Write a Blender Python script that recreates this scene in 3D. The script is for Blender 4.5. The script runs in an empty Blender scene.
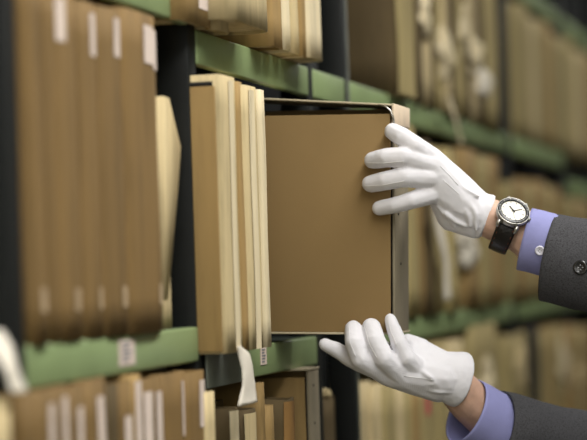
import bpy, bmesh, math, random
from mathutils import Vector, Matrix, noise as mn
random.seed(7)
SC = bpy.context.scene
COL = SC.collection
# ------------------------------------------------------------------ camera
F = 2200.0                  # focal length in pixels of the 587 px frame
HZ = 1.45                   # lens height
DA = 0.668                  # lens to shelf front
dx = Vector((563, -32, -F)).normalized()          # aisle direction in camera axes
uz = Vector((-.033, 1, 0)); uz.z = -(uz.x*dx.x + uz.y*dx.y)/dx.z; uz.normalize()
dy = uz.cross(dx)
RW = Matrix((dx, dy, uz))                          # camera axes -> world axes
C0 = Vector((0, -DA, HZ))
cam_d = bpy.data.cameras.new('camera'); cam = bpy.data.objects.new('camera', cam_d); COL.objects.link(cam)
cam.matrix_world = Matrix.Translation(C0) @ RW.to_4x4()
cam_d.sensor_width = 36; cam_d.lens = F*36/587
cam_d.clip_start = .05
cam_d.dof.use_dof = True; cam_d.dof.focus_distance = 2.49; cam_d.dof.aperture_fstop = cam_d.lens/40.0
SC.camera = cam
def P(px, py, z):           # a point seen at a pixel, z metres ahead of the lens
    return C0 + RW @ Vector(((px-293.5)/F*z, -(py-220)/F*z, -z))
def ray(px, py): return RW @ Vector(((px-293.5)/F, -(py-220)/F, -1))
def S(px, py, Y=0.0):       # where the sight line meets the upright plane at Y
    d = ray(px, py); return C0 + d*((Y - C0.y)/d.y)
def SX(px, py, X):
    d = ray(px, py); return C0 + d*((X - C0.x)/d.x)
# ------------------------------------------------------------------ materials
def lin(c):
    r = []
    for v in c:
        v = v/255.0
        r.append(v/12.92 if v <= .04045 else ((v+.055)/1.055)**2.4)
    return (*r, 1)
def mat(name, c, rough=.7, var=.25, scale=14, stretch=(1,1,1), bump=.15, bscale=180, metal=0, rnd=0.0, c2=None, spec=.35, fibre=False):
    m = bpy.data.materials.new(name); m.use_nodes = True
    nt = m.node_tree; N = nt.nodes; L = nt.links
    b = N['Principled BSDF']; b.inputs['Roughness'].default_value = rough; b.inputs['Metallic'].default_value = metal
    b.inputs['Specular IOR Level'].default_value = spec
    tc = N.new('ShaderNodeTexCoord'); mp = N.new('ShaderNodeMapping'); mp.inputs['Scale'].default_value = stretch
    L.new(tc.outputs['Object'], mp.inputs['Vector'])
    oi = N.new('ShaderNodeObjectInfo')
    ad = N.new('ShaderNodeVectorMath'); ad.operation = 'ADD'
    L.new(mp.outputs[0], ad.inputs[0]); 
    sc_ = N.new('ShaderNodeVectorMath'); sc_.operation = 'SCALE'; sc_.inputs['Scale'].default_value = 7.3
    cb = N.new('ShaderNodeCombineXYZ'); L.new(oi.outputs['Random'], cb.inputs[0]); L.new(oi.outputs['Random'], cb.inputs[1])
    L.new(cb.outputs[0], sc_.inputs[0]); L.new(sc_.outputs[0], ad.inputs[1])
    n1 = N.new('ShaderNodeTexNoise'); n1.inputs['Scale'].default_value = scale; n1.inputs['Detail'].default_value = 6; n1.inputs['Roughness'].default_value = .62
    L.new(ad.outputs[0], n1.inputs['Vector'])
    rp = N.new('ShaderNodeValToRGB'); a = lin(c); k2 = lin(c2) if c2 else tuple(x*(1-var*1.6) for x in a[:3])+(1,)
    hi = tuple(min(1, x*(1+var*.55)) for x in a[:3])+(1,)
    rp.color_ramp.elements[0].position = .28; rp.color_ramp.elements[0].color = k2
    rp.color_ramp.elements[1].position = .72; rp.color_ramp.elements[1].color = hi
    e = rp.color_ramp.elements.new(.5); e.color = a
    L.new(n1.outputs['Fac'], rp.inputs[0])
    hs = N.new('ShaderNodeHueSaturation'); L.new(rp.outputs[0], hs.inputs['Color'])
    mr = N.new('ShaderNodeMapRange'); mr.inputs['To Min'].default_value = 1-rnd; mr.inputs['To Max'].default_value = 1+rnd
    L.new(oi.outputs['Random'], mr.inputs['Value']); L.new(mr.outputs[0], hs.inputs['Value'])
    L.new(hs.outputs[0], b.inputs['Base Color'])
    n2 = N.new('ShaderNodeTexNoise'); n2.inputs['Scale'].default_value = bscale; n2.inputs['Detail'].default_value = 4
    L.new(ad.outputs[0], n2.inputs['Vector'])
    bp = N.new('ShaderNodeBump'); bp.inputs['Strength'].default_value = bump; bp.inputs['Distance'].default_value = .002
    L.new(n2.outputs['Fac'], bp.inputs['Height']); L.new(bp.outputs[0], b.inputs['Normal'])
    if fibre:
        mp.inputs['Scale'].default_value = stretch
    return m
def weave(m, scale, strength, dist=.0006):          # add a cloth weave to a material's bump
    nt = m.node_tree; N = nt.nodes; L = nt.links
    tc = next(n for n in N if n.type == 'TEX_COORD'); bp = next(n for n in N if n.type == 'BUMP')
    w1 = N.new('ShaderNodeTexWave'); w1.inputs['Scale'].default_value = scale; w1.bands_direction = 'DIAGONAL'
    w1.inputs['Distortion'].default_value = .6
    L.new(tc.outputs['Object'], w1.inputs['Vector'])
    b2 = N.new('ShaderNodeBump'); b2.inputs['Strength'].default_value = strength; b2.inputs['Distance'].default_value = dist
    L.new(w1.outputs['Fac'], b2.inputs['Height'])
    L.new(bp.outputs[0], b2.inputs['Normal']); L.new(b2.outputs[0], N['Principled BSDF'].inputs['Normal'])
    return m
M = {}
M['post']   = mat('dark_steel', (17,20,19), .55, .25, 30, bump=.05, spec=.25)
M['post_lit']  = mat('lit_edge_steel', (92,96,88), .5, .2, 30, bump=.05)  # paler post steel, with the lit edge put into its colour
M['green']  = mat('green_enamel', (136,155,108), .42, .12, 9, bump=.04, bscale=60, spec=.45)
M['board']  = mat('shelf_steel', (46,54,46), .6, .2, 10, bump=.04)
M['plate']  = mat('dull_grey', (112,118,108), .55, .2, 20, bump=.05)
VS = (1,1,.25)
M['brown']  = mat('brown_board', (121,96,56), .78, .2, 45, (1,1,.12), .12, 120, rnd=.10)
M['tan']    = mat('tan_board', (154,127,80), .8, .2, 45, (1,1,.12), .12, 120, rnd=.08)
M['face']   = mat('box_cloth', (140,115,75), .82, .06, 7, (1,1,1), .05, 400, spec=.25)
M['cream']  = mat('cream_board', (194,176,134), .85, .22, 70, (1,1,.1), .15, 120, rnd=.07)
M['pale']   = mat('pale_paper_board', (212,198,164), .85, .2, 70, (1,1,.1), .15, 120, rnd=.06)
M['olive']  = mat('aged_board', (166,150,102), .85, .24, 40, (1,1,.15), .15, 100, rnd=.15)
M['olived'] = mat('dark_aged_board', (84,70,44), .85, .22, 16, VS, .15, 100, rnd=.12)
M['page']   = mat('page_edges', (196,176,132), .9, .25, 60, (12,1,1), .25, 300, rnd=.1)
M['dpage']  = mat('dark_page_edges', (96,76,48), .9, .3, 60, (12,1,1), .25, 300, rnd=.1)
M['label']  = mat('label_paper', (214,198,186), .85, .10, 40, bump=.06, rnd=.05)
M['paper']  = mat('white_paper', (224,217,202), .85, .08, 24, bump=.08)
M['faded']  = mat('faded_label', (172,150,118), .85, .12, 40, bump=.06)
M['ink']    = mat('grey_ink', (140,140,144), .8, .1, 40)
M['spine']  = mat('greige_cloth', (146,136,114), .8, .12, 30, (1,1,.4), .12, 240)
M['cap']    = mat('pale_cap', (224,204,178), .8, .08, 40, bump=.08)
M['rim']    = mat('light_rim', (192,180,152), .6, .1, 40)
M['dark']   = mat('rivet_and_shade_black', (26,24,20), .9, .2, 20)  # for rivets, and for darkness painted into slits, interiors and gaps
M['metal']  = mat('steel', (176,174,168), .28, .1, 60, bump=.03, metal=1)
M['rust']   = mat('worn_leather', (150,114,66), .8, .35, 26, (1,1,.6), .5, 90)
M['pink']   = mat('faded_red_label', (196,96,92), .85, .15, 40)
M['glove']  = weave(mat('white_cotton', (226,225,230), .92, .03, 30, bump=.22, bscale=70, spec=.12), 420, .25)
M['seam']   = mat('glove_stitch', (222,221,222), .95, .05, 60, bump=.2, spec=.1)
M['skin']   = mat('skin', (203,166,144), .5, .12, 40, bump=.18, bscale=240)
M['skin'].node_tree.nodes['Principled BSDF'].inputs['Subsurface Weight'].default_value = .08
M['skin'].node_tree.nodes['Principled BSDF'].inputs['Subsurface Radius'].default_value = (.006,.003,.002)
M['shirt']  = weave(mat('blue_shirt_cotton', (142,144,192), .85, .08, 30, bump=.1, bscale=300, spec=.2), 500, .2)
M['wool']   = weave(mat('grey_wool', (74,74,77), .95, .35, 520, (1,1,1), .35, 700, spec=.15), 380, .3)
M['button_w'] = mat('pearl_button', (224,224,236), .3, .06, 80)
M['button_d'] = mat('dark_button', (30,30,32), .2, .1, 80, spec=.7)
M['leather'] = mat('black_leather', (20,15,14), .36, .3, 120, bump=.4, bscale=260, spec=.5)
M['stitch'] = mat('red_brown_stitch', (130,72,52), .8, .1, 80)
M['dial']   = mat('cream_dial', (238,234,220), .4, .03, 40, bump=.02)
M['black']  = mat('black_enamel', (22,22,24), .3, .1, 60, bump=.02, spec=.6)
M['hair']   = mat('dark_hair', (48,36,28), .6, .3, 60, (6,6,1), .5, 200)
M['trouser']= mat('charcoal_cloth', (52,52,55), .95, .2, 200)
M['white']  = mat('eye_white', (230,228,224), .3, .03, 40)
M['floor']  = mat('grey_linoleum', (120,118,108), .5, .15, 6, bump=.03)
M['wall']   = mat('painted_wall', (196,196,180), .85, .05, 4, bump=.05)
M['wallf']  = mat('bounce_wall_paint', (104,102,88), .85, .05, 4, bump=.05)
M['ceil']   = mat('ceiling_paint', (206,206,196), .9, .04, 4, bump=.05)
# ------------------------------------------------------------------ helpers
def link(name, bm, m, parent=None, smooth=True, loc=None):
    me = bpy.data.meshes.new(name); bmesh.ops.recalc_face_normals(bm, faces=bm.faces[:]); bm.to_mesh(me); bm.free()
    me.materials.append(m)
    if smooth:
        me.shade_auto_smooth(math.radians(40)) if hasattr(me, 'shade_auto_smooth') else [setattr(p, 'use_smooth', True) for p in me.polygons]
    o = bpy.data.objects.new(name, me); COL.objects.link(o)
    if parent is not None: o.parent = parent
    if loc is not None: o.location = loc
    return o
def smooth_all(o):
    for p in o.data.polygons: p.use_smooth = True
    return o
def tag(o, label=None, cat=None, group=None, kind=None):
    if label: o['label'] = label
    if cat: o['category'] = cat
    if group: o['group'] = group
    if kind: o['kind'] = kind
    return o
def empty(name, loc=(0,0,0)):
    o = bpy.data.objects.new(name, None); o.empty_display_size = .05; o.location = loc; COL.objects.link(o); return o
def box(bm, x0, x1, y0, y1, z0, z1, bev=0.0):
    r = bmesh.ops.create_cube(bm, size=1)
    for v in r['verts']:
        v.co = Vector(((x0+x1)/2 + v.co.x*(x1-x0), (y0+y1)/2 + v.co.y*(y1-y0), (z0+z1)/2 + v.co.z*(z1-z0)))
    if bev:
        es = list({e for v in r['verts'] for e in v.link_edges})
        bmesh.ops.bevel(bm, geom=es, offset=bev, segments=2, affect='EDGES', profile=.5)
    return r
def boxm(*a, bev=0.0):
    bm = bmesh.new(); box(bm, *a, bev=bev); return bm
def tube(bm, pts, r, n=8, caps=True):
    rings = []; prev = None
    for i, p in enumerate(pts):
        p = Vector(p); a = Vector(pts[max(i-1,0)]); b = Vector(pts[min(i+1,len(pts)-1)])
        t = (b-a).normalized()
        up = prev if prev is not None else (Vector((0,0,1)) if abs(t.z) < .9 else Vector((1,0,0)))
        u = (up - t*up.dot(t)).normalized(); w = t.cross(u); prev = u
        rr = r[i] if isinstance(r, (list,tuple)) else r
        ra, rb = rr if isinstance(rr, (list,tuple)) else (rr, rr)
        rings.append([bm.verts.new(p + u*math.cos(2*math.pi*k/n)*ra + w*math.sin(2*math.pi*k/n)*rb) for k in range(n)])
    for A, B in zip(rings, rings[1:]):
        for k in range(n): bm.faces.new((A[k], A[(k+1)%n], B[(k+1)%n], B[k]))
    if caps:
        bm.faces.new(rings[0][::-1]); bm.faces.new(rings[-1])
    return rings
def hull(bm, balls, sub=2):          # convex skin round a few balls (point, radius)
    tb = bmesh.new()
    for p, r in balls:
        bmesh.ops.create_icosphere(tb, subdivisions=sub, radius=r, matrix=Matrix.Translation(Vector(p)))
    pts = [v.co.copy() for v in tb.verts]; tb.free()
    tb = bmesh.new(); vs = [tb.verts.new(p) for p in pts]
    bmesh.ops.convex_hull(tb, input=vs)
    loose = [v for v in tb.verts if not v.link_faces]
    if loose: bmesh.ops.delete(tb, geom=loose, context='VERTS')
    mp = {v: bm.verts.new(v.co) for v in tb.verts}
    for f in tb.faces: bm.faces.new([mp[v] for v in f.verts])
    tb.free()
def chain(bm, pts):                   # tapering limb along (point, radius)
    for a, b in zip(pts, pts[1:]): hull(bm, [a, b])
def fuse(name, bm, m, voxel, smooth, parent=None, disp=None):
    """weld overlapping solids into one continuous skin"""
    me = bpy.data.meshes.new('tmp'); bm.to_mesh(me); bm.free()
    o = bpy.data.objects.new('tmp', me); COL.objects.link(o)
    r = o.modifiers.new('r', 'REMESH'); r.mode = 'VOXEL'; r.voxel_size = voxel; r.use_smooth_shade = True
    s = o.modifiers.new('s', 'SMOOTH'); s.factor = .5; s.iterations = smooth
    dg = bpy.context.evaluated_depsgraph_get()
    ev = o.evaluated_get(dg); out = bpy.data.meshes.new_from_object(ev, depsgraph=dg)
    bpy.data.objects.remove(o, do_unlink=True); bpy.data.meshes.remove(me)
    out.name = name; out.materials.clear(); out.materials.append(m)
    if disp:
        out.update()
        ns = [v.normal.copy() for v in out.vertices]
        for v, n in zip(out.vertices, ns): v.co += n*disp(v.co)
    for p in out.polygons: p.use_smooth = True
    o = bpy.data.objects.new(name, out); COL.objects.link(o)
    if parent is not None: o.parent = parent
    return o
def adopt(child, parent):             # parent without moving (parent has only a translation)
    child.parent = parent; child.matrix_parent_inverse = Matrix.Translation(-parent.location)
# ------------------------------------------------------------------ room
def struct(name, bm, m): return tag(link(name, bm, m, smooth=False), kind='structure')
struct('floor', boxm(-1.6, 12, -1.75, .55, -.06, 0), M['floor'])
struct('ceiling', boxm(-1.6, 12, -1.75, .55, 2.9, 2.96), M['ceil'])
struct('wall_back', boxm(-1.6, 12, .5, .56, 0, 2.9), M['wall'])
struct('bounce_wall', boxm(-1.6, 12, -1.81, -1.75, 0, 2.9), M['wallf'])  # unseen wall in place of opposite shelves, toned down to cut bounce
struct('wall_left', boxm(-1.66, -1.6, -1.81, .56, 0, 2.9), M['wall'])
struct('wall_right', boxm(12, 12.06, -1.81, .56, 0, 2.9), M['wall'])
# ------------------------------------------------------------------ shelving
BH = .036; DEP = .31
zA = S(110, 336.5).z; zAu = S(141, 9.5).z + BH
zB = S(300, 338.5).z; zBu = S(250, 48).z; BHu = zBu - S(250, 80).z
zC = S(484, 306).z;   zCt = S(548, 26).z + .05
xs = lambda px, py: S(px, py).x
x0 = xs(1, 20);  x0b = xs(15.5, 20)
x1 = xs(187, 30); x1b = xs(195, 30)
x2 = xs(307, 80); x2b = xs(312.5, 80)
x3 = xs(341.5, 30); x3b = xs(346.5, 30)
x4 = xs(504, 80); x4b = xs(509, 80)
x5 = xs(563, 170); x5b = xs(567, 170)
x6 = x5b + .75
def post(parent, a, b, panel=True, fm='post'):
    bm = boxm(a, b, 0, .035, 0, 2.45, bev=.0015)
    p = link('post', bm, M['post'], parent)
    if fm != 'post': link('post_lit_edge', boxm(b-.006, b, -.0012, .0006, 0, 2.45), M[fm], p)  # paler strip paints the light caught on the post front
    bm = boxm(a, b, DEP-.03, DEP, 0, 2.45, bev=.0015); link('post', bm, M['post'], parent)
    if panel:
        bm = boxm(a+.001, a+.004, .036, DEP-.031, .02, 2.43); link('side_panel', bm, M['post'], parent)
def shelf(parent, a, b, z, h=BH, m='green'):
    bm = boxm(a, b, .006, DEP-.005, z-.006, z, bev=.001)
    s = link('shelf', bm, M['board'], parent)
    bm = bmesh.new(); box(bm, a, b, -.002, .010, z-h, z, bev=.0025)
    l = link('shelf_lip', bm, M[m], s)
    return s, l
def bay(label, a, b, zs, lastpost, panel=True, firstpost=None, back=True):
    e = empty('shelving_unit', (0,0,0)); tag(e, label, 'shelving', 'steel shelving units along the aisle')
    if firstpost: post(e, *firstpost)
    post(e, *(lastpost if len(lastpost) > 2 else (*lastpost, panel)))
    out = []
    for z, h in zs: out.append(shelf(e, a+.0004, b-.0004, z, h))
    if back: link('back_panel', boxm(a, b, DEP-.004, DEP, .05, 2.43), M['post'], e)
    return e, out
uA, sA = bay('dark steel shelving unit with green shelf edges, leftmost and closest to viewer', x0b, x1, [(zAu,BH),(zA,BH),(zA-.36,BH),(zA-.72,BH)], (x1,x1b), firstpost=(x0,x0b))
bay('shelving unit cut off at the left edge of the photo, holding a pale cream volume', x0-.55, x0, [(zA-.36,BH),(zA-.72,BH)], (x0-.56,x0-.55), panel=False)
uB, sB = bay('shelving unit with the tan box being pulled out of it', x1b, x2, [(zBu+.36,BHu),(zBu,BHu),(zB,BH),(zB-.34,BH),(zB-.70,BH)], (x2,x2b), panel=True)
uC, sC = bay('narrow empty dark shelving gap just beyond the pulled box', x2b, x3, [(zBu+.36,BHu),(zBu,BHu),(zB-.34,BH)], (x3,x3b,True,'post_lit'))
uD, sD = bay('blurred shelving unit behind the two gloved hands', x3b, x4, [(zCt,BH),(zBu,BHu),(zC,BH),(zC-.36,BH)], (x4,x4b))
uE, sE = bay('blurred shelving unit behind the watch and jacket sleeve', x4b, x5, [(zCt,BH),(zBu,BHu),(zC,BH),(zC-.36,BH)], (x5,x5b))
zF = S(582, 183).z
uF, sF = bay('farthest shelving unit at the end of the row', x5b, x6, [(zCt,BH),(zF,BH),(zC,BH),(zC-.36,BH)], (x6,x6+.03))
# stickers on two shelf edges
def sticker(par, px, py, w, h, lab):
    c = S(px, py, -.0026)
    st = link('shelf_sticker', boxm(c.x-w/2, c.x+w/2, c.y-.0004, c.y+.0004, c.z-h/2, c.z+h/2), M['label'], par, False)
    st['label'] = lab
    bm = bmesh.new()
    for k in range(5):
        zz = c.z-h*.36 + k*h*.17
        box(bm, c.x-w*.30, c.x+w*(.05+.2*((k*7)%3)/2), c.y-.0009, c.y-.0004, zz, zz+h*.09)
    tx = link('sticker_print', bm, M['ink'], par, False)
sticker(sA[1][0], 127, 352.5, .046, .024, 'small white printed sticker')
sticker(sB[2][0], 263.5, 356, .026, .020, 'small white printed sticker')
# grey section over the left end of the middle shelf edge
a, b = S(206, 362, -.003), S(240, 360, -.003)
pl = link('grey_lip_section', boxm(a.x, b.x, -.0045, -.002, zB-BH-.001, zB-.001, bev=.0008), M['plate'], sB[2][0]); pl['label'] = 'dull grey section'
# ------------------------------------------------------------------ volumes
def prof(t, depth, rr, n=3.0, k=12):
    """outline of a U seen from above: left rear -> spine -> right rear"""
    pts = [(-t/2, depth), (-t/2, depth*.6), (-t/2, depth*.3)]
    for i in range(k+1):
        u = -1 + 2*i/k
        pts.append((u*t/2, rr*(1-(max(0, 1-abs(u)**n))**(1/n))))
    pts += [(t/2, depth*.3), (t/2, depth*.6), (t/2, depth)]
    return pts
def volume(kind, label, cat, group, xa, xb, Y, zb, zt, depth=.22, m='brown', labels=(), lean=0, yaw=0, page='page', rr=None, n=3.0,
           wear=.0012, drop=.004, tilt=0, rag=.0, closed_top=None, rows=9):
    t = abs(xb-xa); h = zt-zb; rr = rr if rr is not None else min(.007, t*.3)
    sd = random.random()*50
    def warp(p):
        q = Vector((p[0]*9+sd, p[1]*5, p[2]*7)); v = mn.noise_vector(q)*wear
        return Vector(p) + Vector((v.x*1.3, v.y, v.z*.6))
    pts = prof(t, depth, rr, n)
    th = min(.0028, t*.22)
    inn = []
    for (px_, py_) in pts:
        s = 1-2*th/t
        inn.append((px_*s, py_ + (th if py_ < depth*.28 else 0)))
    bm = bmesh.new(); R = []
    for j in range(rows+1):
        z = h*j/rows
        ro, ri = [], []
        for (o_, i_) in zip(pts, inn):
            dz = 0
            if j == rows:
                dz = rag*mn.noise(Vector((o_[0]*40+sd, o_[1]*20, 3))) - .0015*(abs(o_[0])/(t/2))**6*0 
                if o_[1] < .012: dz -= rag*.5
            ro.append(bm.verts.new(warp((o_[0], o_[1], z+dz)))); ri.append(bm.verts.new(warp((i_[0], i_[1], z+dz))))
        R.append((ro, ri))
    K = len(pts)
    for (ao, ai), (bo, bi) in zip(R, R[1:]):
        for k in range(K-1):
            bm.faces.new((ao[k], ao[k+1], bo[k+1], bo[k])); bm.faces.new((ai[k+1], ai[k], bi[k], bi[k+1]))
        bm.faces.new((ao[0], bo[0], bi[0], ai[0])); bm.faces.new((ao[-1], ai[-1], bi[-1], bo[-1]))
    for (o_, i_), s in ((R[0], 1), (R[-1], -1)):
        for k in range(K-1): bm.faces.new((o_[k], i_[k], i_[k+1], o_[k+1]))
    ob = link(kind, bm, M[m]); tag(ob, label, cat, group)
    for p in ob.data.polygons: p.use_smooth = True
    ob.data.shade_auto_smooth(math.radians(50)) if hasattr(ob.data, 'shade_auto_smooth') else None
    ob.location = ((xa+xb)/2, Y, zb); ob.rotation_euler = (tilt, lean, yaw)
    bm = boxm(-t/2+th*1.15, t/2-th*1.15, rr+th+.001, depth-.006, .003, h-drop)
    if rag > .004:
        bmesh.ops.subdivide_edges(bm, edges=bm.edges[:], cuts=5, use_grid_fill=True)
        for v in bm.verts:
            if v.co.z > h-drop-.001: v.co.z += rag*.7*mn.noise(Vector((v.co.x*60+sd, v.co.y*25, 1)))
    link('page_block', bm, M[page], ob)
    for (u0, u1, v0, v1, lm) in labels:          # paper patches that follow the spine
        bm = bmesh.new(); g = []
        nn = 7
        for j in range(9):
            v = v0+(v1-v0)*j/8; row = []
            for i in range(nn+1):
                u = u0+(u1-u0)*i/nn
                y = rr*(1-(max(0, 1-abs(u)**n))**(1/n))
                row.append(bm.verts.new(warp((u*(t/2+.0006), y-.0008, h*v))))
            g.append(row)
        for A, B in zip(g, g[1:]):
            for i in range(nn): bm.faces.new((A[i], A[i+1], B[i+1], B[i]))
        smooth_all(link('spine_label', bm, M[lm], ob))
    return ob
def vol(x0p, x1p, ytop, yref, Y, zb, **k):
    """spine seen between two pixel columns at row yref, top edge at row ytop"""
    a = S(x0p, yref, Y); b = S(x1p, yref, Y)
    zt = S((x0p+x1p)/2, ytop, Y).z if ytop is not None else zb + k.pop('h')
    k.pop('h', None)
    kind = k.pop('kind', 'archive_volume'); 
    return volume(kind, k.pop('label'), k.pop('cat', 'volume'), k.pop('group', None), a.x+.0006, b.x-.0012, Y, zb, zt, **k)
ORD = ['first','second','third','fourth','fifth','sixth','seventh','eighth','ninth','tenth','eleventh','twelfth','thirteenth','fourteenth','fifteenth','sixteenth','seventeenth','eighteenth','nineteenth','twentieth']
g = 'brown volumes on the left middle shelf'
Yv = -.003; h0 = .30
vol(24.5, 32.0, None, 200, .004, zA, h=.315, m='brown', label='brown volume half hidden by the leftmost post, pale label high on spine', group=g, labels=[(-.9,.9,.88,.99,'label')])
vol(32.6, 49.0, None, 200, Yv-.004, zA, h=.315, m='brown', label='brown volume second from the leftmost post, spine without label on top', group=g, labels=[(-.3,.5,.085,.15,'faded')])
vol(49.0, 59.0, None, 200, Yv, zA, h=.312, m='brown', label='thin brown volume third from the leftmost post on the middle shelf', group=g)
vol(59.0, 83.0, -4, 200, Yv-.002, zA, m='brown', label='wide brown volume with white label strip left of its spine centre', group=g, labels=[(-.8,-.1,.86,.985,'label'),(.1,.6,.085,.15,'faded')])
vol(83.0, 103.0, 4, 200, Yv, zA, m='brown', label='brown volume fifth from the leftmost post, long narrow white label', group=g, labels=[(.1,.75,.84,.97,'label'),(.3,.8,.085,.15,'faded')])
vol(103.5, 128.0, 10, 200, Yv-.003, zA, m='brown', label='brown round-backed volume with pale label along right side of spine', group=g, labels=[(.22,.88,.855,.975,'label'),(.3,.8,.085,.15,'faded')], n=3)
vol(129.0, 164.0, 14, 200, Yv-.006, zA, m='brown', label='thick brown volume at right end of left middle row, broad white label', group=g, labels=[(.08,.62,.845,.965,'label'),(.62,.93,.83,.955,'label'),(.55,.8,.085,.15,'faded')], n=3)
# pale folder leaning behind the last one
vol(158, 171, 97, 180, .012, zA, m='cream', kind='leaning_folder', cat='folder', label='pale folder leaning at the right end of left middle row', lean=-.03, rag=.006, depth=.2)
a = S(164, 100, .008)
bm = bmesh.new(); top = [bm.verts.new(S(*p)) for p in ((163,96,.004),(169,98,.004),(181,147,.004),(178,190,.004),(168,300,.004),(163,300,.004))]
f = bm.faces.new(top); r = bmesh.ops.extrude_face_region(bm, geom=[f])
for v in r['geom']:
    if isinstance(v, bmesh.types.BMVert): v.co.y += .12
tag(link('loose_paper_wad', bm, M['cream']), 'pale wedge of loose papers sticking out beside the leaning folder', 'papers')

# ---- right of the big post, middle shelf (next to the pulled box)
g = 'cream boxes beside the pulled box'
ub = -.010
o = vol(223.5, 240, 77, 200, ub-.022, zB, m='cream', page='dpage', label='cream slipcase with broad tan side board, left of the cream row', cat='volume', group=g, rr=.003, depth=.2, drop=.012, labels=[(-.1,.5,.0,.985,'pale')])
tw = o.dimensions.x/2
bm = boxm(-tw-.0022, -tw+.002, .0055, .19, .002, o.dimensions.z-.013, bev=.001)
sb = link('side_board', bm, M['tan'], o); sb['label'] = 'tan side board'
link('slit_shade', boxm(-tw-.0012, -tw+.002, .008, .19, o.dimensions.z-.013, o.dimensions.z-.008), M['dark'], o)  # dark strip painted in for the shade inside the top opening

vol(240.5, 247, 83, 200, ub-.020, zB, m='tan', label='thin yellowish volume second in the cream row beside pulled box', group=g, rr=.006, depth=.2)
vol(247, 262, 87, 200, ub-.024, zB, m='cream', label='cream volume with pale streaked spine third in row beside pulled box', group=g, rr=.007, depth=.2, labels=[(-.4,.3,.0,.985,'pale')])
vol(262.5, 268.5, 91, 200, ub-.022, zB, m='pale', label='thin cream volume touching the left side of the pulled box', group=g, rr=.004, depth=.2)

# ---- upper shelf row above them
g = 'cream volumes on the upper shelf above the pulled box'
zu = zBu + .0005; hh = .30
def up(x0p, x1p, Y, lab, **k): return vol(x0p, x1p, None, 30, Y, zu + k.pop('dz', 0), h=k.pop('h', .30), label=lab, group=g, **k)
up(186, 215, -.018, 'tan volume with white spine label at left end of upper shelf row', m='tan', labels=[(-.1,.55,.055,.2,'label')], depth=.2)
up(217, 233, -.022, 'cream folder between the tan volume and the tilted box on upper shelf', m='cream', n=2.2, depth=.2, kind='archive_folder', cat='folder')
up(233, 272, -.044, 'wide cream box tipped forward on upper shelf, dark underside showing', m='cream', dz=.008, depth=.2, n=5, tilt=.0, kind='archive_box', cat='box', lean=.0, rr=.008)
up(272.5, 284, -.030, 'yellow-tan volume right of the tipped cream box', m='tan', depth=.2, n=5)
up(284.5, 292.3, -.030, 'thin cream folder first of three right of the yellow-tan volume', m='pale', depth=.2, kind='archive_folder', cat='folder', rag=.003)
up(293.5, 300.3, -.030, 'thin cream folder second of three right of the yellow-tan volume', m='cream', depth=.2, kind='archive_folder', cat='folder', rag=.003)
up(301.5, 307.5, -.030, 'thin brownish folder third of three right of the yellow-tan volume', m='tan', depth=.2, kind='archive_folder', cat='folder', rag=.003)
up(308.5, 323, -.034, 'cream volume at the right end of the upper shelf row', m='pale', depth=.2, n=4)

# ---- lower row, left
g = 'brown volumes on the lower left shelf'
zl = zA - .36
def low(x0p, x1p, ytop, lab, Y=-.012, **k):
    return vol(x0p, x1p, ytop, 410, Y, zl, label=lab, group=g, **k)
L_ = 'label'
low(24, 35, 392, 'dark brown volume next to the post on the lower left shelf', m='brown')
low(35, 46, 390, 'brown volume second on the lower left shelf, no label', m='brown')
low(46, 57, 388, 'brown volume third on lower left shelf with wide pale label', m='brown', labels=[(-.5,.7,.82,.96,L_)])
low(57, 71, 385, 'brown volume fourth on lower left shelf with wide pale label', m='brown', labels=[(-.2,.8,.8,.97,L_)])
low(71, 87, 384, 'brown volume fifth on lower left shelf with long white strip', m='brown', labels=[(-.2,.5,.76,.94,L_)])
low(87, 110, 378, 'wide brown volume sixth on lower left shelf, label on spine middle', m='brown', labels=[(-.1,.5,.76,.95,L_)])
low(110, 121, 384, 'narrow dark brown volume left of the white-striped one', m='olived')
low(121, 135, 381, 'brown volume with long white strip reaching low on spine', m='brown', labels=[(-.5,.6,.72,.9,L_)])
low(135, 144, 374, 'tall narrow brown volume covered by a pale strip at top', m='tan', labels=[(-.7,.6,.8,.98,L_)])
low(144, 165, 377, 'brown volume with two parallel white strips on its spine', m='brown', labels=[(-.85,-.25,.8,.96,L_),(.1,.75,.79,.955,L_)])
low(166, 189, 372, 'brown volume with one thin white strip right of centre', m='brown', labels=[(.35,.85,.8,.97,L_)])
low(189, 208, 371, 'brown volume at right end of the lower left shelf with white strip', m='brown', labels=[(.1,.85,.82,.97,L_)], Y=-.018)
low(207, 217, 392, 'pale yellow volume against the big post on lower left shelf', m='cream', Y=-.022)

# ---- lower row under the pulled box
g = 'worn folders on the lower shelf below the pulled box'
zm = zB - .34
def mid(x0p, x1p, ytop, lab, Y=-.01, **k):
    return vol(x0p, x1p, ytop, 415, Y, zm, label=lab, group=g, **k)
mid(218, 226, 400, 'dark folder right of the pale yellow volume on lower shelf', m='olived', page='dpage', kind='archive_folder', cat='folder', Y=.03)
mid(226, 233, 387, 'narrow pale folder with rolled top behind the hanging paper tag', m='cream', kind='archive_folder', cat='folder', rag=.008, Y=.04)
mid(233, 241, 406, 'cream folder with curved edge below the hanging paper tag', m='olived', kind='archive_folder', cat='folder', n=2, rag=.004, Y=-.012, page='dpage', labels=[(-.95,.95,0,.985,'pale')])  # dark covers paint in the dark interior, patch gives the pale edge
mid(247, 259, 409, 'grey-brown folder with pale edge right of the hanging paper tag', m='olived', kind='archive_folder', cat='folder', n=2, page='dpage', Y=-.008, labels=[(-.95,.95,0,.985,'cream')])
mid(263.5, 268.5, 382, 'thin tan folder standing tall right of the hanging paper tag', m='tan', kind='archive_folder', cat='folder', Y=-.006, lean=-.03, depth=.1)
mid(269.5, 275.5, 405, 'thin yellow-tan folder in front of the cracked brown book', m='tan', kind='archive_folder', cat='folder', Y=-.010, depth=.14)
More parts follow.
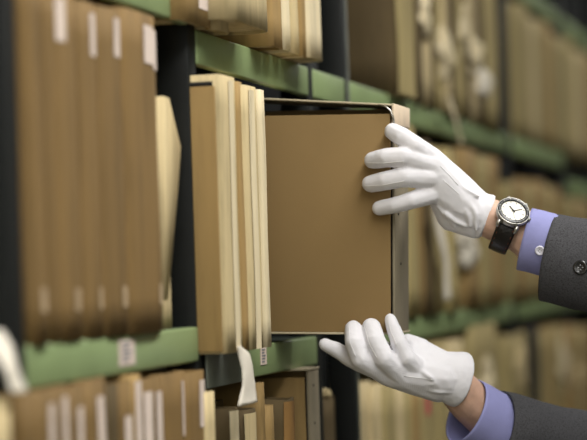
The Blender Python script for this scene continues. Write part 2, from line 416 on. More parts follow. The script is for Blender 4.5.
mid(287, 295.5, 397, 'brown book with cracked wrinkled leather spine on lower shelf', m='olived', kind='cracked_book', cat='book', Y=-.016, rag=.004, wear=.004, n=2.2, page='dpage', depth=.12, labels=[(-.98,.98,0,.985,'rust')])
mid(322, 337, 398, 'dark book with crumpled paper on top beside the dark panel', m='olived', kind='dark_book', cat='book', Y=.02, page='dpage', depth=.2)
# crumpled paper on the dark book
def crumple(name, c, sx, sy, sz, m, label, seed, cat='paper', group=None, amp=.35):
    bm = bmesh.new(); bmesh.ops.create_icosphere(bm, subdivisions=4, radius=1)
    for v in bm.verts:
        n_ = v.co.normalized()
        k = 1 + amp*mn.noise(n_*1.9+Vector((seed,0,0))) + amp*.7*abs(mn.noise(n_*4.1+Vector((0,seed,0))))
        v.co = Vector((n_.x*sx*k, n_.y*sy*k, n_.z*sz*k))
    zmin = min(v.co.z for v in bm.verts)
    o = link(name, bm, M[m], loc=c); o.location.z -= zmin
    return tag(o, label, cat, group)
d = S(328, 399, .02)
crumple('crumpled_paper', (d.x, d.y+.012, d.z), .020, .014, .006, 'cream', 'crumpled yellowed paper lying on the dark book beside the dark panel', 3.1)

# ---- hanging paper tag
def ribbon(name, pts, widths, m, label, cat, thick=.0006, dirx=Vector((1,0,0))):
    bm = bmesh.new(); rows = []
    N_ = 24
    for i in range(N_+1):
        t = i/N_*(len(pts)-1); k = min(int(t), len(pts)-2); f = t-k
        p = pts[k].lerp(pts[k+1], f); w = widths[k]*(1-f)+widths[k+1]*f
        row = []
        for j in range(7):
            u = (j/6-.5)
            row.append(bm.verts.new(p + dirx*w*u + Vector((0, -.003*math.cos(u*3)*w/.06, 0)) + Vector((0,.0012*math.sin(i*.31+j*.4),0))))
        rows.append(row)
    for A, B in zip(rows, rows[1:]):
        for j in range(6): bm.faces.new((A[j], A[j+1], B[j+1], B[j]))
    o = link(name, bm, M[m]); smooth_all(o)
    s = o.modifiers.new('t', 'SOLIDIFY'); s.thickness = thick
    return tag(o, label, cat)
yt = -.036
pts = [S(239.5,346,yt), S(244,354,yt), S(247,368,yt), S(249,385,yt), S(248,404,yt)]
ribbon('hanging_paper_tag', pts, [.014,.034,.044,.058,.072], 'paper', 'white paper tag hanging down from the shelf edge below the cream row', 'paper')
pts = [S(-4,330,-.006), S(3,348,-.015), S(11,368,-.025), S(20,392,-.03)]
ribbon('hanging_paper_strip', pts, [.032,.036,.034,.030], 'paper', 'white paper strip dangling across the leftmost post', 'paper')
vol(-14, 16, 399, 420, -.022, zl, m='cream', label='pale cream volume below the dangling white strip at far left', group='brown volumes on the lower left shelf')

# ------------------------------------------------------------------ clamshell boxes
def clam(name, label, xa, xb, Y, zb, zt, depth, mface, mspine, gap, rot=(0,0,0), rivets=(), group=None, lid=.0022, lift=0):
    """open-sided storage box: near side panel, spine, top plate, far side panel"""
    t = xb-xa; h = zt-zb
    e = empty(name, ((xa), Y, zb)); e.rotation_euler = rot; tag(e, label, 'box', group)
    o = link('side_panel', boxm(0, .003, .003, depth, 0, h-gap, bev=.0008), M[mface], e)
    link('far_panel', boxm(t-.003, t, .003, depth, 0, h, bev=.0008), M[mface], e)
    s = link('spine', boxm(.0065, t, -.001, .0022, 0, h, bev=.0009), M[mspine], e)
    bm = bmesh.new()
    for (u, v) in rivets:
        r_ = bmesh.ops.create_uvsphere(bm, u_segments=10, v_segments=6, radius=.0016)
        for q in r_['verts']: q.co = Vector((t*u+q.co.x, -.0012+q.co.y*.5, h*v+q.co.z))
    if rivets: link('rivet', bm, M['dark'], s)
    else: bm.free()
    tp = link('top_plate', boxm(-.001, t+.001, -.002, depth, -lid, 0, bev=.0006), M['rim'], e); tp.location = (0,0,h); tp.rotation_euler.x = lift
    link('bottom_plate', boxm(-.001, t+.001, -.002, depth, -.0025, -.0002, bev=.0006), M['rim'], e)
    link('interior_shade', boxm(.0032, t-.0032, .004, depth, .0002, h-gap-.004), M['dark'], e)  # black core that paints the dark of the box interior
    return e, t, h
# box held by the gloves
Yb = S(390, 230, -.145).y
pb = S(389.5, 225, -.145)
xb0 = pb.x
xb1 = S(404.5, 225, -.145).x
zb_ = S(388, 333.5, -.145).z; zt_ = S(388, 105.0, -.145).z
BX, BT, BHh = clam('archive_box', 'tan archive box being pulled from the shelf by two white gloves', xb0, xb1, -.145, zb_, zt_, .21, 'face', 'spine', .0112, rot=(.032,0,0), lift=.065,
    rivets=[(.45,.78),(.45,.30),(.3,.52)])
# pale cap and clip at the top of the spine
cp = link('spine_cap', boxm(-.001, BT+.0012, -.0028, .001, BHh-.024, BHh+.0004, bev=.0012), M['cap'], BX); cp['label'] = 'pale pinkish spine cap'
bm = bmesh.new()
tube(bm, [(-.0012,.016,BHh-.001),(-.002,.008,BHh-.003),(-.0022,.002,BHh-.008),(-.0022,-.001,BHh-.016),(-.0018,-.002,BHh-.024)], .0013, 8)
link('corner_clip', bm, M['metal'], BX)
bx_front_z = (RW.transposed() @ (Vector((xb0, -.145, HZ)) - C0)).z * -1
# pale box in the lower row
a = S(307.5, 410, -.02); b = S(319, 410, -.02); c = S(313, 367.5, -.02)
BX2, t2, h2 = clam('archive_box', 'open-topped storage box with pale worn spine on the shelf below', a.x, b.x, -.02, zm, c.z, .2, 'tan', 'spine', .010, rivets=[(.5,.93),(.5,.78),(.35,.7)], rot=(0,0,0))

# ------------------------------------------------------------------ far volumes
def row(names, zb, y_ref, Y, items, depth=.2):
    gname, where = names
    for i, it in enumerate(items):
        x0p, x1p, yt_, m = it[:4]; ex = it[4] if len(it) > 4 else {}
        lab = ex.get('label') or f"{ {'olive':'yellowish tan','olived':'dark brown','cream':'pale cream','pale':'whitish','tan':'tan','brown':'brown','dark':'black'}[m]} volume, {ORD[i]} from left {where}"
        k = {kk: vv for kk, vv in ex.items() if kk != 'label'}
        k.setdefault('wear', .003); k.setdefault('rag', .004); k.setdefault('rows', 6)
        Yi = k.pop('Y', Y + random.uniform(-.006, .006))
        if yt_ is None: k.setdefault('h', .29)
        vol(x0p, x1p, yt_, k.pop('yr', y_ref), Yi, zb, m=m, depth=depth, label=lab, group=gname, **k)
zfu = zBu
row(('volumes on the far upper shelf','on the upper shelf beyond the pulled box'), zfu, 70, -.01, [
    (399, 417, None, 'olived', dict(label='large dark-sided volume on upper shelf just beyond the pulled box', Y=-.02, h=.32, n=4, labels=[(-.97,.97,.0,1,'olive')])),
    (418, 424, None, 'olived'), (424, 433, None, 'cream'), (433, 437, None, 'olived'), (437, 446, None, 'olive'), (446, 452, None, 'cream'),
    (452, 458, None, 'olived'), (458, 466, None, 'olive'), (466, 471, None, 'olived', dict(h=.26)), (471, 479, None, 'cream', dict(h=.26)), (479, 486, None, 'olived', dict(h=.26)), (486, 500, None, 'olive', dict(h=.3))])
xx = 516; its = []
for i, w in enumerate((9,8,7,9,6,8,7,6,7,6,6,7)):
    its.append((xx, xx+w-.4, None, ['olive','olive','cream','olive','tan','olive'][i%6], dict(h=.285+.01*math.sin(i*2.1), yr=110, Y=-.002)))
    xx += w
row(('volumes on the far right upper shelf','on upper shelf past the far dark post'), zfu, 110, -.012, its)
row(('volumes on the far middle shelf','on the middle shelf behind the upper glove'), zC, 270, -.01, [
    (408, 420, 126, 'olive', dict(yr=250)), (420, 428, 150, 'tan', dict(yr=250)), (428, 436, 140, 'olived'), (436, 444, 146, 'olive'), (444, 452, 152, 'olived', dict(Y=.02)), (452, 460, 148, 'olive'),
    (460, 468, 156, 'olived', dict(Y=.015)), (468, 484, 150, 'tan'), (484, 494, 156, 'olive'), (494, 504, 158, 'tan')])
row(('volumes on the far right middle shelf','on the middle shelf behind the watch'), zC, 240, -.01, [
    (510, 519, 182, 'olive'), (519, 528, 178, 'tan'), (528, 537, 184, 'olive'), (537, 547, 180, 'tan'), (547, 556, 186, 'olive'), (556, 563, 188, 'tan')])
row(('volumes on the farthest shelf','on the farthest unit above the jacket sleeve'), zC, 205, -.01, [(569, 577, 197, 'olive'), (577, 585, 199, 'tan'), (585, 593, 200, 'olive')])
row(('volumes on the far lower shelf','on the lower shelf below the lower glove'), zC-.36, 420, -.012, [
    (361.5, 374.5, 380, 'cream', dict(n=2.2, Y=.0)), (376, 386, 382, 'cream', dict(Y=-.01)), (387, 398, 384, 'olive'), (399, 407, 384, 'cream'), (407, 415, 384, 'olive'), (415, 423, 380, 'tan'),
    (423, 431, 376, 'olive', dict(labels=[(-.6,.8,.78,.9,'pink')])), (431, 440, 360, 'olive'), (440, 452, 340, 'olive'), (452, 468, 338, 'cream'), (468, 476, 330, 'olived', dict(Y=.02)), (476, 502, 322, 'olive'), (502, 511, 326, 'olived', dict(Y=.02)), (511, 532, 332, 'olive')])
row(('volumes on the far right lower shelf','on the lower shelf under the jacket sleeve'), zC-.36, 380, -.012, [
    (533, 541, 322, 'dark', dict(label='added near-black filler for the dark gap on the far lower shelf')), (541.5, 549, 330, 'olive'), (549, 556, 326, 'tan'), (556, 564, 324, 'olive'), (569, 577, 324, 'tan'), (577, 586, 326, 'olive'), (586, 595, 326, 'tan')])  # near-black block added to stand for the dark gap in the row
# loose papers among the far volumes
WP = [(446,60,.020,.04,'pale','whitish crumpled papers bulging between far upper volumes'),(462,38,.026,.045,'pale','whitish crumpled bundle near top of the far upper shelf'),
      (476,62,.028,.03,'pale','pale crumpled papers in front of dark far upper volumes'),(484,88,.022,.03,'paper','small white crumpled paper low on the far upper shelf'),
      (424,26,.026,.035,'pale','pale crumpled papers right of the large dark-sided volume')]
for i, (px, py, sx_, sz_, m, lab) in enumerate(WP):
    c = S(px, py, -.012); crumple('crumpled_paper', (c.x, c.y+.01, c.z-sz_), sx_*1.6, .018, sz_, m, lab, 5+i*1.7, 'paper', 'crumpled papers on far shelves', amp=.6)
WP = [(488,392,.03,.05,'pale','pale paper bundle bulging from the far lower shelf behind lower cuff'),(520,378,.03,.05,'cream','cream paper bundle beside the far lower post'),
      (562,372,.04,.06,'pale','pale paper bundle bulging under the jacket sleeve'),(578,388,.03,.04,'cream','cream paper bundle low at right under the jacket sleeve'),(470,250,.03,.035,'paper','white papers on far middle shelf just below upper glove')]
for i, (px, py, sx_, sz_, m, lab) in enumerate(WP):
    c = S(px, py, -.012); crumple('crumpled_paper', (c.x, c.y+.006, c.z-sz_), sx_*1.7, .016, sz_, m, lab, 15+i*1.7, 'paper', 'crumpled papers on far shelves', amp=.55)
ribbon('hanging_paper_strip', [S(436,205,-.03), S(441,235,-.03), S(447,265,-.03), S(448,300,-.03)], [.05,.055,.06,.05], 'paper', 'white paper strip hanging among far volumes below the upper glove', 'paper')
ribbon('hanging_paper_strip', [S(449,96,-.03), S(453,112,-.03), S(458,130,-.03), S(462,144,-.03)], [.03,.034,.036,.03], 'pale', 'pale paper strip hanging over the far green shelf edge', 'paper')

# ------------------------------------------------------------------ person
Z0 = bx_front_z
def q(px, py, dz): return P(px, py, Z0+dz)
def fz(px): return max(0, (390-px))/850*.25
PER = empty('person', (2.66, -.84, 0))
tag(PER, 'person in grey suit and white cotton gloves easing a box off the shelf', 'person')
def creaser(seed, amp, centre=None):
    def d(co):
        p = Vector((co.x*44+seed, co.y*44, co.z*44))
        v = mn.noise(p)*.6 + (.5-abs(mn.noise(p*2.1)))*.5
        return amp*v
    return d
# --- upper glove
bm = bmesh.new()
ix = [(q(392.5,131.5,-.008), .0098), (q(402,137,-.016), .0112), (q(415,146,-.020), .0120), (q(432,158.5,-.012), .0130)]
mi = [(q(372.5,160.5,-.010+fz(372)), .0102), (q(386,157.8,-.018), .0114), (q(404,157.2,-.024), .0122), (q(436,166,-.014), .0135)]
ri = [(q(370.5,183.6,-.010+fz(370)), .0104), (q(386,180.4,-.018), .0112), (q(405,177,-.024), .0118), (q(437,178,-.014), .0132)]
pi = [(q(379.5,208.3,-.008+fz(379)), .0088), (q(394,205.3,-.015), .0096), (q(411,200.6,-.019), .0104), (q(438,192,-.010), .0122)]
for c_ in (ix, mi, ri, pi): chain(bm, c_)
wr = [(q(478,203.5,.004), .0160), (q(476,214,-.004), .0170), (q(474,225,.004), .0158), (q(476,212,.020), .0160)]
hull(bm, [(q(433,159,-.008), .0125), (q(458,183,.004), .0150), wr[0], wr[1], (q(445,175,-.012), .012)])
kn = [ix[3], mi[3], ri[3], pi[3]]
w2 = wr
hull(bm, [ix[3], mi[3], w2[0], w2[1]]); hull(bm, [mi[3], ri[3], w2[0], w2[1]]); hull(bm, [ri[3], pi[3], w2[1], w2[2]])
hull(bm, [(q(440,196,.004), .0150), (q(452,216,.012), .0180), w2[2], w2[1]])            # heel of the hand
hull(bm, [ix[3], pi[3], (q(455,195,.016), .0170), w2[3]])
chain(bm, [(q(458,196,.024), .018), (q(446,182,.058), .0150), (q(430,172,.092), .0125), (q(413,168,.122), .0105)])   # thumb on the far side
hull(bm, wr + [(q(486,213,.004), .0170), (q(484.5,221.5,.006), .0165)])
sl = []
for t_, (px, py), R_ in ((0,(474,212.5),.0262), (1,(486.3,216.8),.0285)):
    sl.append((px,py,R_))
tube(bm, [q(472,212,.004), q(480,214.4,.004), q(487,217.2,.004)], [(.0235,.0205),(.0256,.0215),(.0268,.0225)], 28)
# wrinkle ridges in the cloth
def ridge(pts, r): 
    chain(bm, [(q(p[0], p[1], p[2]-.0022), r) for p in pts])
ridge([(446,214,-.012),(456,222,-.011),(466,226,-.010)], .0026); ridge([(438,206,-.008),(446,215,-.009),(455,226,-.005)], .0028)
ridge([(462,205,-.017),(468,214,-.018),(470,226,-.013)], .0022); ridge([(470,203,-.018),(476,214,-.019),(476,230,-.013)], .0022)
ridge([(444,201,-.010),(456,210,-.015),(464,213,-.016)], .0024)
ridge([(450,176,-.016),(464,188,-.018),(478,196,-.016)], .0022)
G1 = fuse('glove', bm, M['glove'],   .0012, 14, None, creaser(3, .0011)); adopt(G1, PER); G1['label'] = 'white cotton glove on the upper hand gripping the box front'
# --- lower glove
bm = bmesh.new()
fa = [(q(324.5,344.2,.012), .0070), (q(336,349.6,.010), .0092), (q(351,358.5,.004), .0112), (q(382,369.5,.004), .0140)]
fb = [(q(353.2,329.2,-.012+fz(353)), .0104), (q(354.5,343,-.020), .0113), (q(361,359.5,-.022), .0120), (q(388,374,-.004), .0145)]
fc = [(q(371.2,327.2,-.013+fz(371)), .0110), (q(375.5,341.5,-.022), .0118), (q(384,358.5,-.026), .0124), (q(402,375.5,-.008), .0148)]
fd = [(q(390.3,319.2,-.008), .0068), (q(393.2,327.5,-.014), .0082), (q(399,343,-.020), .0098), (q(407,358.5,-.020), .0110), (q(417,369.5,-.006), .0135)]
for c_ in (fa, fb, fc, fd): chain(bm, c_)
W_ = [(q(446,369.5,.010), .019), (q(444,379,.004), .021), (q(438,386.5,.010), .019)]
hull(bm, [fa[3], fb[3], W_[2], W_[1]]); hull(bm, [fb[3], fc[3], W_[1], W_[2]]); hull(bm, [fc[3], fd[4], W_[1], W_[0]])
hull(bm, [fd[4], (q(415,350,.016), .016), (q(436,363,.014), .016), W_[0]]); hull(bm, [(q(408,342.5,.022), .0105), (q(420,350,.02), .014), fd[4]])
hull(bm, [fa[3], W_[2], (q(420,372,.03), .016), (q(440,376,.026), .018)])
chain(bm, [(q(425,372,.030), .018), (q(400,364,.055), .0145), (q(385,352,.085), .0125), (q(378,346.5,.11), .0105)])
ax = (P(0,0,1)*0)
c1, c2 = q(436,373.5,.008), q(462.5,380.8,.018)
tube(bm, [q(436,374,.008), q(449,377.2,.013), q(457,379.2,.016), q(460.5,380.4,.018)], [(.026,.022),(.0305,.0255),(.0330,.0275),(.0335,.028)], 30)
ridge([(415,380,-.012),(432,384,-.014),(446,380,-.010)], .0028); ridge([(420,370,-.016),(430,377,-.018),(440,388,-.010)], .0024)
ridge([(428,390,-.008),(440,392,-.009),(451,392,-.006)], .0022)
G2 = fuse('glove', bm, M['glove'],   .0012, 14, None, creaser(8, .0012)); adopt(G2, PER); G2['label'] = 'white cotton glove on the lower hand under the box'
# stitched darts on the backs of the gloves
def near(o, p, d):                     # drop a point onto the glove along the sight line
    dg = bpy.context.evaluated_depsgraph_get()
    return o.closest_point_on_mesh(p)
def seam(o, pxs):
    bm = bmesh.new(); pts = []
    n = 14
    for i in range(n+1):
        t = i/n*(len(pxs)-1); k = min(int(t), len(pxs)-2); f = t-k
        a, b = pxs[k], pxs[k+1]
        px, py = a[0]*(1-f)+b[0]*f, a[1]*(1-f)+b[1]*f
        d = ray(px, py).normalized(); st = C0 + d*(Z0-.4)
        ok, loc, nor, _ = o.ray_cast(st, d)
        if ok: pts.append(loc + nor*.0002)
    if len(pts) > 2:
        tube(bm, pts, .00042, 6); s = link('seam', bm, M['seam'], None); smooth_all(s); s.parent = o
bpy.context.view_layer.update()
for s_ in ([(440,166),(450,176),(458,185)], [(443,180),(452,188),(459,194)], [(366,163),(384,163),(404,161)], [(365,186),(384,185),(404,181)]): seam(G1, s_)
for s_ in ([(349,327),(350,343),(356,357)], [(364,325),(369,343),(377,358)], [(388,320),(391,332),(397,346)], [(404,376),(420,378),(434,380)]): seam(G2, s_)

# --- body (one continuous skin: arms, torso, neck, head)
W1 = q(497,222,.006); E1 = q(720,275,-.10); SH1 = Vector((2.47, -.80, 1.42))
W2 = q(462,398,.030) ; E2 = q(640,480,.14); SH2 = Vector((2.84, -.80, 1.42))
E1 = Vector((2.43, -.60, 1.40)) if False else E1
bm = bmesh.new()
A1d = (E1-W1)
chain(bm, [(q(478,213.5,.004), .019), (q(488,217.5,.004), .0235), (q(502,223.5,.002), .0245), (q(524,232,.0), .0270), (q(549,253,-.006), .030), (q(650,278,-.04), .038), (E1, .044), (E1.lerp(SH1,.5), .047), (SH1, .06)])
chain(bm, [(q(440,376,.010), .020), (q(456,386,.020), .0245), (q(470,402,.032), .0262), (q(488,416,.046), .029), (q(590,458,.10), .036), (E2, .042), (E2.lerp(SH2,.5), .047), (SH2, .06)])
T = Vector((2.655, -.84, 0))
hull(bm, [(SH1, .06), (SH2, .06), (T+Vector((-.12,0,1.16)), .10), (T+Vector((.12,0,1.16)), .10)])
hull(bm, [(T+Vector((-.1,0,1.16)), .10), (T+Vector((.1,0,1.16)), .10), (T+Vector((-.09,0,.92)), .11), (T+Vector((.09,0,.92)), .11)])
for sx in (-1, 1):
    chain(bm, [(T+Vector((.09*sx,0,.90)), .09), (T+Vector((.10*sx,.01,.50)), .058), (T+Vector((.10*sx,-.01,.10)), .042)])
    hull(bm, [(T+Vector((.10*sx,-.02,.05)), .04), (T+Vector((.11*sx,.15,.035)), .032)])
hull(bm, [(T+Vector((0,-.01,1.40)), .060), (T+Vector((0,.005,1.545)), .053)])
HD = T+Vector((0,.035,1.645))
hull(bm, [(HD+Vector((0,-.025,.035)), .082), (HD+Vector((0,.025,.045)), .066), (HD+Vector((0,.01,-.01)), .070)], 3)
hull(bm, [(HD+Vector((0,.030,.0)), .060), (HD+Vector((0,.060,-.085)), .024), (HD+Vector((-.035,.02,-.065)), .022), (HD+Vector((.035,.02,-.065)), .022)], 3)
hull(bm, [(HD+Vector((-.038,.073,.028)), .011), (HD+Vector((.038,.073,.028)), .011), (HD+Vector((0,.084,.026)), .010)])      # brow
hull(bm, [(HD+Vector((0,.088,.012)), .006), (HD+Vector((0,.104,-.022)), .009)]); hull(bm, [(HD+Vector((-.012,.090,-.026)), .007), (HD+Vector((.012,.090,-.026)), .007)])
hull(bm, [(HD+Vector((-.02,.074,-.050)), .0065), (HD+Vector((.02,.074,-.050)), .0065), (HD+Vector((0,.082,-.049)), .006)])
hull(bm, [(HD+Vector((-.017,.072,-.061)), .007), (HD+Vector((.017,.072,-.061)), .007), (HD+Vector((0,.080,-.061)), .006)])
for sx in (-1, 1):
    chain(bm, [(HD+Vector((.080*sx,.006,-.028)), .007), (HD+Vector((.086*sx,-.002,-.005)), .009), (HD+Vector((.089*sx,-.012,.018)), .009), (HD+Vector((.083*sx,.002,.026)), .006)])
BODY = fuse('body', bm, M['skin'], .003, 5); adopt(BODY, PER)
def child(o): adopt(o, PER); return o
bm = bmesh.new()
for sx in (-1, 1):
    r_ = bmesh.ops.create_uvsphere(bm, u_segments=14, v_segments=8, radius=.0115)
    for v in r_['verts']: v.co += HD+Vector((.031*sx,.0745,.010))
ey = child(smooth_all(link('eye', bm, M['white'])))
bm = bmesh.new()
for sx in (-1, 1):
    r_ = bmesh.ops.create_uvsphere(bm, u_segments=12, v_segments=8, radius=.0055)
    for v in r_['verts']: v.co += HD+Vector((.030*sx,.0818,.009))
iris = smooth_all(link('iris', bm, M['hair'])); adopt(iris, ey)
bm = bmesh.new()
hull(bm, [(HD+Vector((0,-.032,.045)), .084), (HD+Vector((0,.022,.072)), .052), (HD+Vector((0,-.055,-.02)), .050)], 3)
child(fuse('hair', bm, M['hair'], .006, 3))
# --- jacket body, trousers, shoes
bm = bmesh.new()
hull(bm, [(SH1+Vector((0,0,.002)), .078), (SH2+Vector((0,0,.002)), .078), (T+Vector((-.12,0,1.16)), .122), (T+Vector((.12,0,1.16)), .122)])
hull(bm, [(T+Vector((-.11,0,1.16)), .122), (T+Vector((.11,0,1.16)), .122), (T+Vector((-.11,0,.84)), .125), (T+Vector((.11,0,.84)), .125)])
hull(bm, [(T+Vector((-.04,-.015,1.455)), .058), (T+Vector((.04,-.015,1.455)), .058), (SH1, .076), (SH2, .076)])
hull(bm, [(T+Vector((-.1,0,1.36)), .11), (T+Vector((.1,0,1.36)), .11), (SH1, .08), (SH2, .08)])
child(fuse('jacket', bm, M['wool'], .006, 5))
bm = bmesh.new(); tube(bm, [T+Vector((0,-.008,1.46)), T+Vector((0,-.004,1.515)), T+Vector((0,.0,1.535))], [.066,.064,.061], 28, caps=False)
sc_ = child(smooth_all(link('shirt_collar', bm, M['shirt']))); md = sc_.modifiers.new('t', 'SOLIDIFY'); md.thickness = .003
bm = bmesh.new()
for sx in (-1, 1):
    chain(bm, [(T+Vector((.09*sx,0,.90)), .11), (T+Vector((.10*sx,.01,.50)), .078), (T+Vector((.10*sx,-.01,.09)), .066)])
child(fuse('trousers', bm, M['trouser'], .008, 3))
for sx in (-1, 1):
    bm = bmesh.new(); hull(bm, [(T+Vector((.10*sx,-.03,.05)), .048), (T+Vector((.11*sx,.17,.038)), .036), (T+Vector((.105*sx,.06,.05)), .048)])
    for v in bm.verts: v.co.z = max(v.co.z, .001)
    child(smooth_all(link('shoe', bm, M['black'])))
# --- cloth tubes: shirt cuffs and sleeves
def cloth(name, pts, rads, m, thick, n=48, fold=.0, seed=0, rows=40, up=None, closed=True, fine=60):
    bm = bmesh.new(); rings = []
    u = None
    K = len(pts)-1
    for i in range(rows+1):
        t = i/rows*K; k = min(int(t), K-1); f = t-k
        p = pts[k].lerp(pts[k+1], f); tan = (pts[min(k+1,K)]-pts[k]).normalized()
        if k+1 <= K-1: tan = tan.lerp((pts[k+2]-pts[k+1]).normalized(), f*.5).normalized()
        if k > 0 : tan = (pts[k]-pts[k-1]).normalized().lerp(tan, .5+.5*f).normalized()
        ra, rb = [rads[k][j]*(1-f)+rads[k+1][j]*f for j in (0,1)]
        ref = up if u is None else u
        u = (ref - tan*ref.dot(tan)).normalized(); w = tan.cross(u)
        ring = []
        for j in range(n):
            a = 2*math.pi*j/n
            d = u*math.cos(a)*ra + w*math.sin(a)*rb
            pos = p + d
            fo = fold*mn.noise(Vector((pos.x*16+seed, pos.y*16, pos.z*16)))*min(1, i/4) + fold*.25*mn.noise(Vector((pos.x*fine, pos.y*fine, pos.z*fine+seed)))
            ring.append(bm.verts.new(pos + d.normalized()*fo))
        rings.append(ring)
    for A, B in zip(rings, rings[1:]):
        for j in range(n): bm.faces.new((A[j], A[(j+1)%n], B[(j+1)%n], B[j]))
    o = link(name, bm, M[m]); smooth_all(o)
    s = o.modifiers.new('t', 'SOLIDIFY'); s.thickness = thick; s.offset = -1
    return o
UP = uz.copy(); UPW = RW @ Vector((0,1,0))
# upper arm cuff: rim from (533,208) to (516,270)
ca, cb = q(524.5,239,-.002), q(572,251,-.012)
c_up = child(cloth('shirt_cuff', [ca, ca.lerp(cb,.5), cb], [(.0368,.033),(.0372,.034),(.038,.035)], 'shirt', .0016, up=UPW, fold=.0012, seed=2, rows=16))
sa = q(549,257.5,-.006)
ax1 = (cb-ca).normalized()
sb_ = sa + (q(650,278,-.04)-sa)
sv1 = child(cloth('jacket_sleeve', [sa, sa.lerp(sb_,.4), sb_, E1, E1.lerp(SH1,.5), SH1], [(.0512,.045),(.0535,.047),(.058,.052),(.064,.060),(.072,.068),(.08,.076)], 'wool', .0028, up=UPW, fold=.004, seed=5, rows=60))
# lower arm
la, lb = q(466,411,.026), q(505,431,.050)
child(cloth('shirt_cuff', [la, la.lerp(lb,.5), lb], [(.0400,.036),(.0402,.036),(.0404,.036)], 'shirt', .0016, up=UPW, fold=.0014, seed=12, rows=16))
lc = q(494,428,.040); ld = q(590,458,.10)
child(cloth('jacket_sleeve', [lc, lc.lerp(ld,.4), ld, E2, E2.lerp(SH2,.5), SH2], [(.0455,.042),(.049,.045),(.056,.052),(.064,.060),(.072,.068),(.08,.076)], 'wool', .0028, up=UPW, fold=.004, seed=15, rows=60))
# buttons
def button(px, py, r, m, host, holes=4, dz=-.4):
    bpy.context.view_layer.update()
    d = ray(px, py).normalized(); dg = bpy.context.evaluated_depsgraph_get()
    ok, loc, nor, idx, ho, _ = SC.ray_cast(dg, C0 + d*(Z0+dz), d)
    if not ok: return
    zax = nor.normalized(); x_ = zax.orthogonal().normalized(); y_ = zax.cross(x_)
    R = Matrix((x_, y_, zax)).transposed().to_4x4()
    bm = bmesh.new(); prf = [(0,.0011),(r*.55,.0010),(r*.72,.0018),(r*.92,.0018),(r,.0008),(r,0)]
    n = 24; prev = None
    for (rr, h_) in prf:
        if rr == 0: prev = [bm.verts.new((0,0,h_))]; continue
        ring = [bm.verts.new((rr*math.cos(2*math.pi*k/n), rr*math.sin(2*math.pi*k/n), h_)) for k in range(n)]
        for k in range(n):
            if len(prev) == 1: bm.faces.new((prev[0], ring[k], ring[(k+1)%n]))
            else: bm.faces.new((prev[k], ring[k], ring[(k+1)%n], prev[(k+1)%n]))
        prev = ring
    b = smooth_all(link('button', bm, M[m])); b.matrix_world = Matrix.Translation(loc) @ R
    bm = bmesh.new()
    for k in range(4):
        a = math.pi/4+k*math.pi/2; cc = Vector((math.cos(a)*r*.3, math.sin(a)*r*.3, .0008))
        tube(bm, [cc, cc+Vector((0,0,.0006))], r*.11, 8)
    hb = link('button_hole', bm, M['ink'], b)
    bpy.context.view_layer.update()
    mw = b.matrix_world.copy(); b.parent = host; b.matrix_parent_inverse = host.matrix_world.inverted(); b.matrix_world = mw
button(540, 250.5, .0056, 'button_w', c_up)
button(580.5, 267.5, .0085, 'button_d', sv1)
# ------------------------------------------------------------------ wristwatch
wc = q(505, 225, .002)                                  # wrist centre under the watch
arm = (q(524,232,0) - q(488,217.5,.004)).normalized()
nrm = RW @ Vector((.22, .60, .77)); nrm = (nrm - arm*nrm.dot(arm)*.8).normalized()
wpos = q(513.3, 211.3, -.030)
X_ = (arm - nrm*arm.dot(nrm)).normalized(); Y_ = nrm.cross(X_)
WM = Matrix((X_, Y_, nrm)).transposed().to_4x4()
WT = empty('wristwatch'); tag(WT, 'round steel wristwatch with cream dial and black leather strap on the wrist', 'watch')
WT.matrix_world = Matrix.Translation(wpos) @ WM
def lathe(prf, n=48):
    bm = bmesh.new(); prev = None
    for (rr, h_) in prf:
        if rr == 0:
            v = bm.verts.new((0,0,h_))
            if prev:
                for k in range(n): bm.faces.new((prev[k], prev[(k+1)%n], v))
            prev = [v]; continue
        ring = [bm.verts.new((rr*math.cos(2*math.pi*k/n), rr*math.sin(2*math.pi*k/n), h_)) for k in range(n)]
        if prev:
            for k in range(n):
                if len(prev) == 1: bm.faces.new((prev[0], ring[k], ring[(k+1)%n]))
                else: bm.faces.new((prev[k], ring[k], ring[(k+1)%n], prev[(k+1)%n]))
        prev = ring
    return bm
r0 = .0192
case = link('case', lathe([(0,-.009),(r0*.9,-.009),(r0,-.006),(r0*1.01,-.001),(r0*.98,.0004)]), M['metal'], WT)
bz = link('bezel', lathe([(r0*.99,.0002),(r0*.97,.0014),(r0*.76,.0024),(r0*.75,.0006)]), M['black'], WT)
bm = bmesh.new()
for k in range(12):
    a = k*math.pi/6; c_ = Vector((math.cos(a)*r0*.865, math.sin(a)*r0*.865, .0020))
    rdir = Vector((math.cos(a), math.sin(a), -.22)); 
    tube(bm, [c_-rdir*r0*.06, c_+rdir*r0*.06], .00055, 6)
link('bezel_marks', bm, M['metal'], bz)
link('bezel_rim', lathe([(r0*1.0,-.0004),(r0*1.03,.0004),(r0*1.01,.0014),(r0*.975,.0014)]), M['metal'], bz)
dl = link('dial', lathe([(0,.0006),(r0*.755,.0006)]), M['dial'], WT)
bm = bmesh.new()
for k in range(12):
    a = k*math.pi/6; L0 = .62 if k % 3 else .56
    p0 = Vector((math.cos(a)*r0*L0, math.sin(a)*r0*L0, .0009)); p1 = Vector((math.cos(a)*r0*.69, math.sin(a)*r0*.69, .0009))
    tube(bm, [p0, p1], .00045, 6)
link('hour_mark', bm, M['ink'], dl)
for ang, ln, wd in ((2.5,.40,.0007),(.7,.58,.0005),(-1.2,.6,.00025)):
    bm = bmesh.new(); v = Vector((math.cos(ang), math.sin(ang), 0))
    tube(bm, [Vector((0,0,.0012))-v*r0*.12, Vector((0,0,.0012))+v*r0*ln], wd, 6); link('watch_hand', bm, M['black'], dl)
bm = bmesh.new(); tube(bm, [Vector((r0*1.0,0,-.003)), Vector((r0*1.14,0,-.003))], .0028, 12); link('crown', bm, M['metal'], WT)
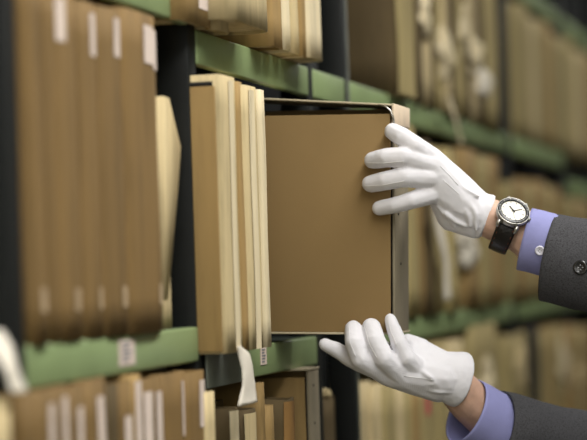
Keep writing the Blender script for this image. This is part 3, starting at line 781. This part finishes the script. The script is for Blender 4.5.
# lugs and strap round the wrist (strap path in the plane across the arm)
for s in (-1, 1):
    bm = bmesh.new()
    for x in (-1, 1):
        tube(bm, [Vector((x*.0105, s*r0*.85, -.003)), Vector((x*.0108, s*r0*1.08, -.005)), Vector((x*.0108, s*r0*1.2, -.0085))], [.0026,.0024,.0018], 10)
    link('lug', bm, M['metal'], WT)
ctr = WM.inverted() @ (wc - wpos)
cy, cz = ctr.y, ctr.z
bm = bmesh.new(); rows_ = []
n_ = 40
Rr = .0290
a0, a1 = math.radians(90+38), math.radians(450-38)
for i in range(n_+1):
    a = a0+(a1-a0)*i/n_
    y = cy + math.cos(a)*Rr*1.04; z = cz + math.sin(a)*Rr
    wdt = .0116 - .0012*math.sin(math.pi*i/n_)
    e_ = Vector((0, math.cos(a), math.sin(a)))
    row_ = []
    for (xx_, hh_) in ((-1,0),(-1,.0022),(-.7,.0030),(0,.0033),(.7,.0030),(1,.0022),(1,0)):
        row_.append(bm.verts.new(Vector((xx_*wdt + ctr.x*.0, y, z)) + e_*hh_))
    rows_.append(row_)
for A, B in zip(rows_, rows_[1:]):
    for j in range(7): bm.faces.new((A[j], A[(j+1)%7], B[(j+1)%7], B[j]))
bm.faces.new(rows_[0]); bm.faces.new(rows_[-1][::-1])
st = smooth_all(link('strap', bm, M['leather'], WT))
bm = bmesh.new()
for s in (-1, 1):
    for i in range(1, n_-1, 2):
        pts = []
        for f in (0, .6):
            a = a0+(a1-a0)*(i+f)/n_; e_ = Vector((0, math.cos(a), math.sin(a)))
            pts.append(Vector((s*.0085, cy+math.cos(a)*Rr*1.04, cz+math.sin(a)*Rr)) + e_*.0031)
        tube(bm, pts, .00035, 5)
link('strap_stitching', bm, M['stitch'], st)

# ------------------------------------------------------------------ light
def area(name, loc, rot, sx, sy, power, col=(1,.975,.94)):
    l = bpy.data.lights.new(name, 'AREA'); l.shape = 'RECTANGLE'; l.size = sx; l.size_y = sy; l.energy = power; l.color = col
    o = bpy.data.objects.new(name, l); o.location = loc; o.rotation_euler = rot; COL.objects.link(o); return o
area('ceiling_strip_light', (1.2, -.95, 2.86), (0,0,0), 4.2, .5, 92)
area('ceiling_strip_light.001', (6.5, -.95, 2.86), (0,0,0), 4.5, .4, 32)
area('front_fill', (-1.4, -.9, 1.9), (0, math.radians(-78), 0), 1.4, 1.2, 12)  # unseen fill lamp added behind the lens to light the near faces
w = bpy.data.worlds.new('world'); SC.world = w; w.use_nodes = True
w.node_tree.nodes['Background'].inputs[0].default_value = (.9,.95,1,1); w.node_tree.nodes['Background'].inputs[1].default_value = .10
SC.view_settings.view_transform = 'Standard'; SC.view_settings.look = 'None'; SC.view_settings.exposure = 0.0
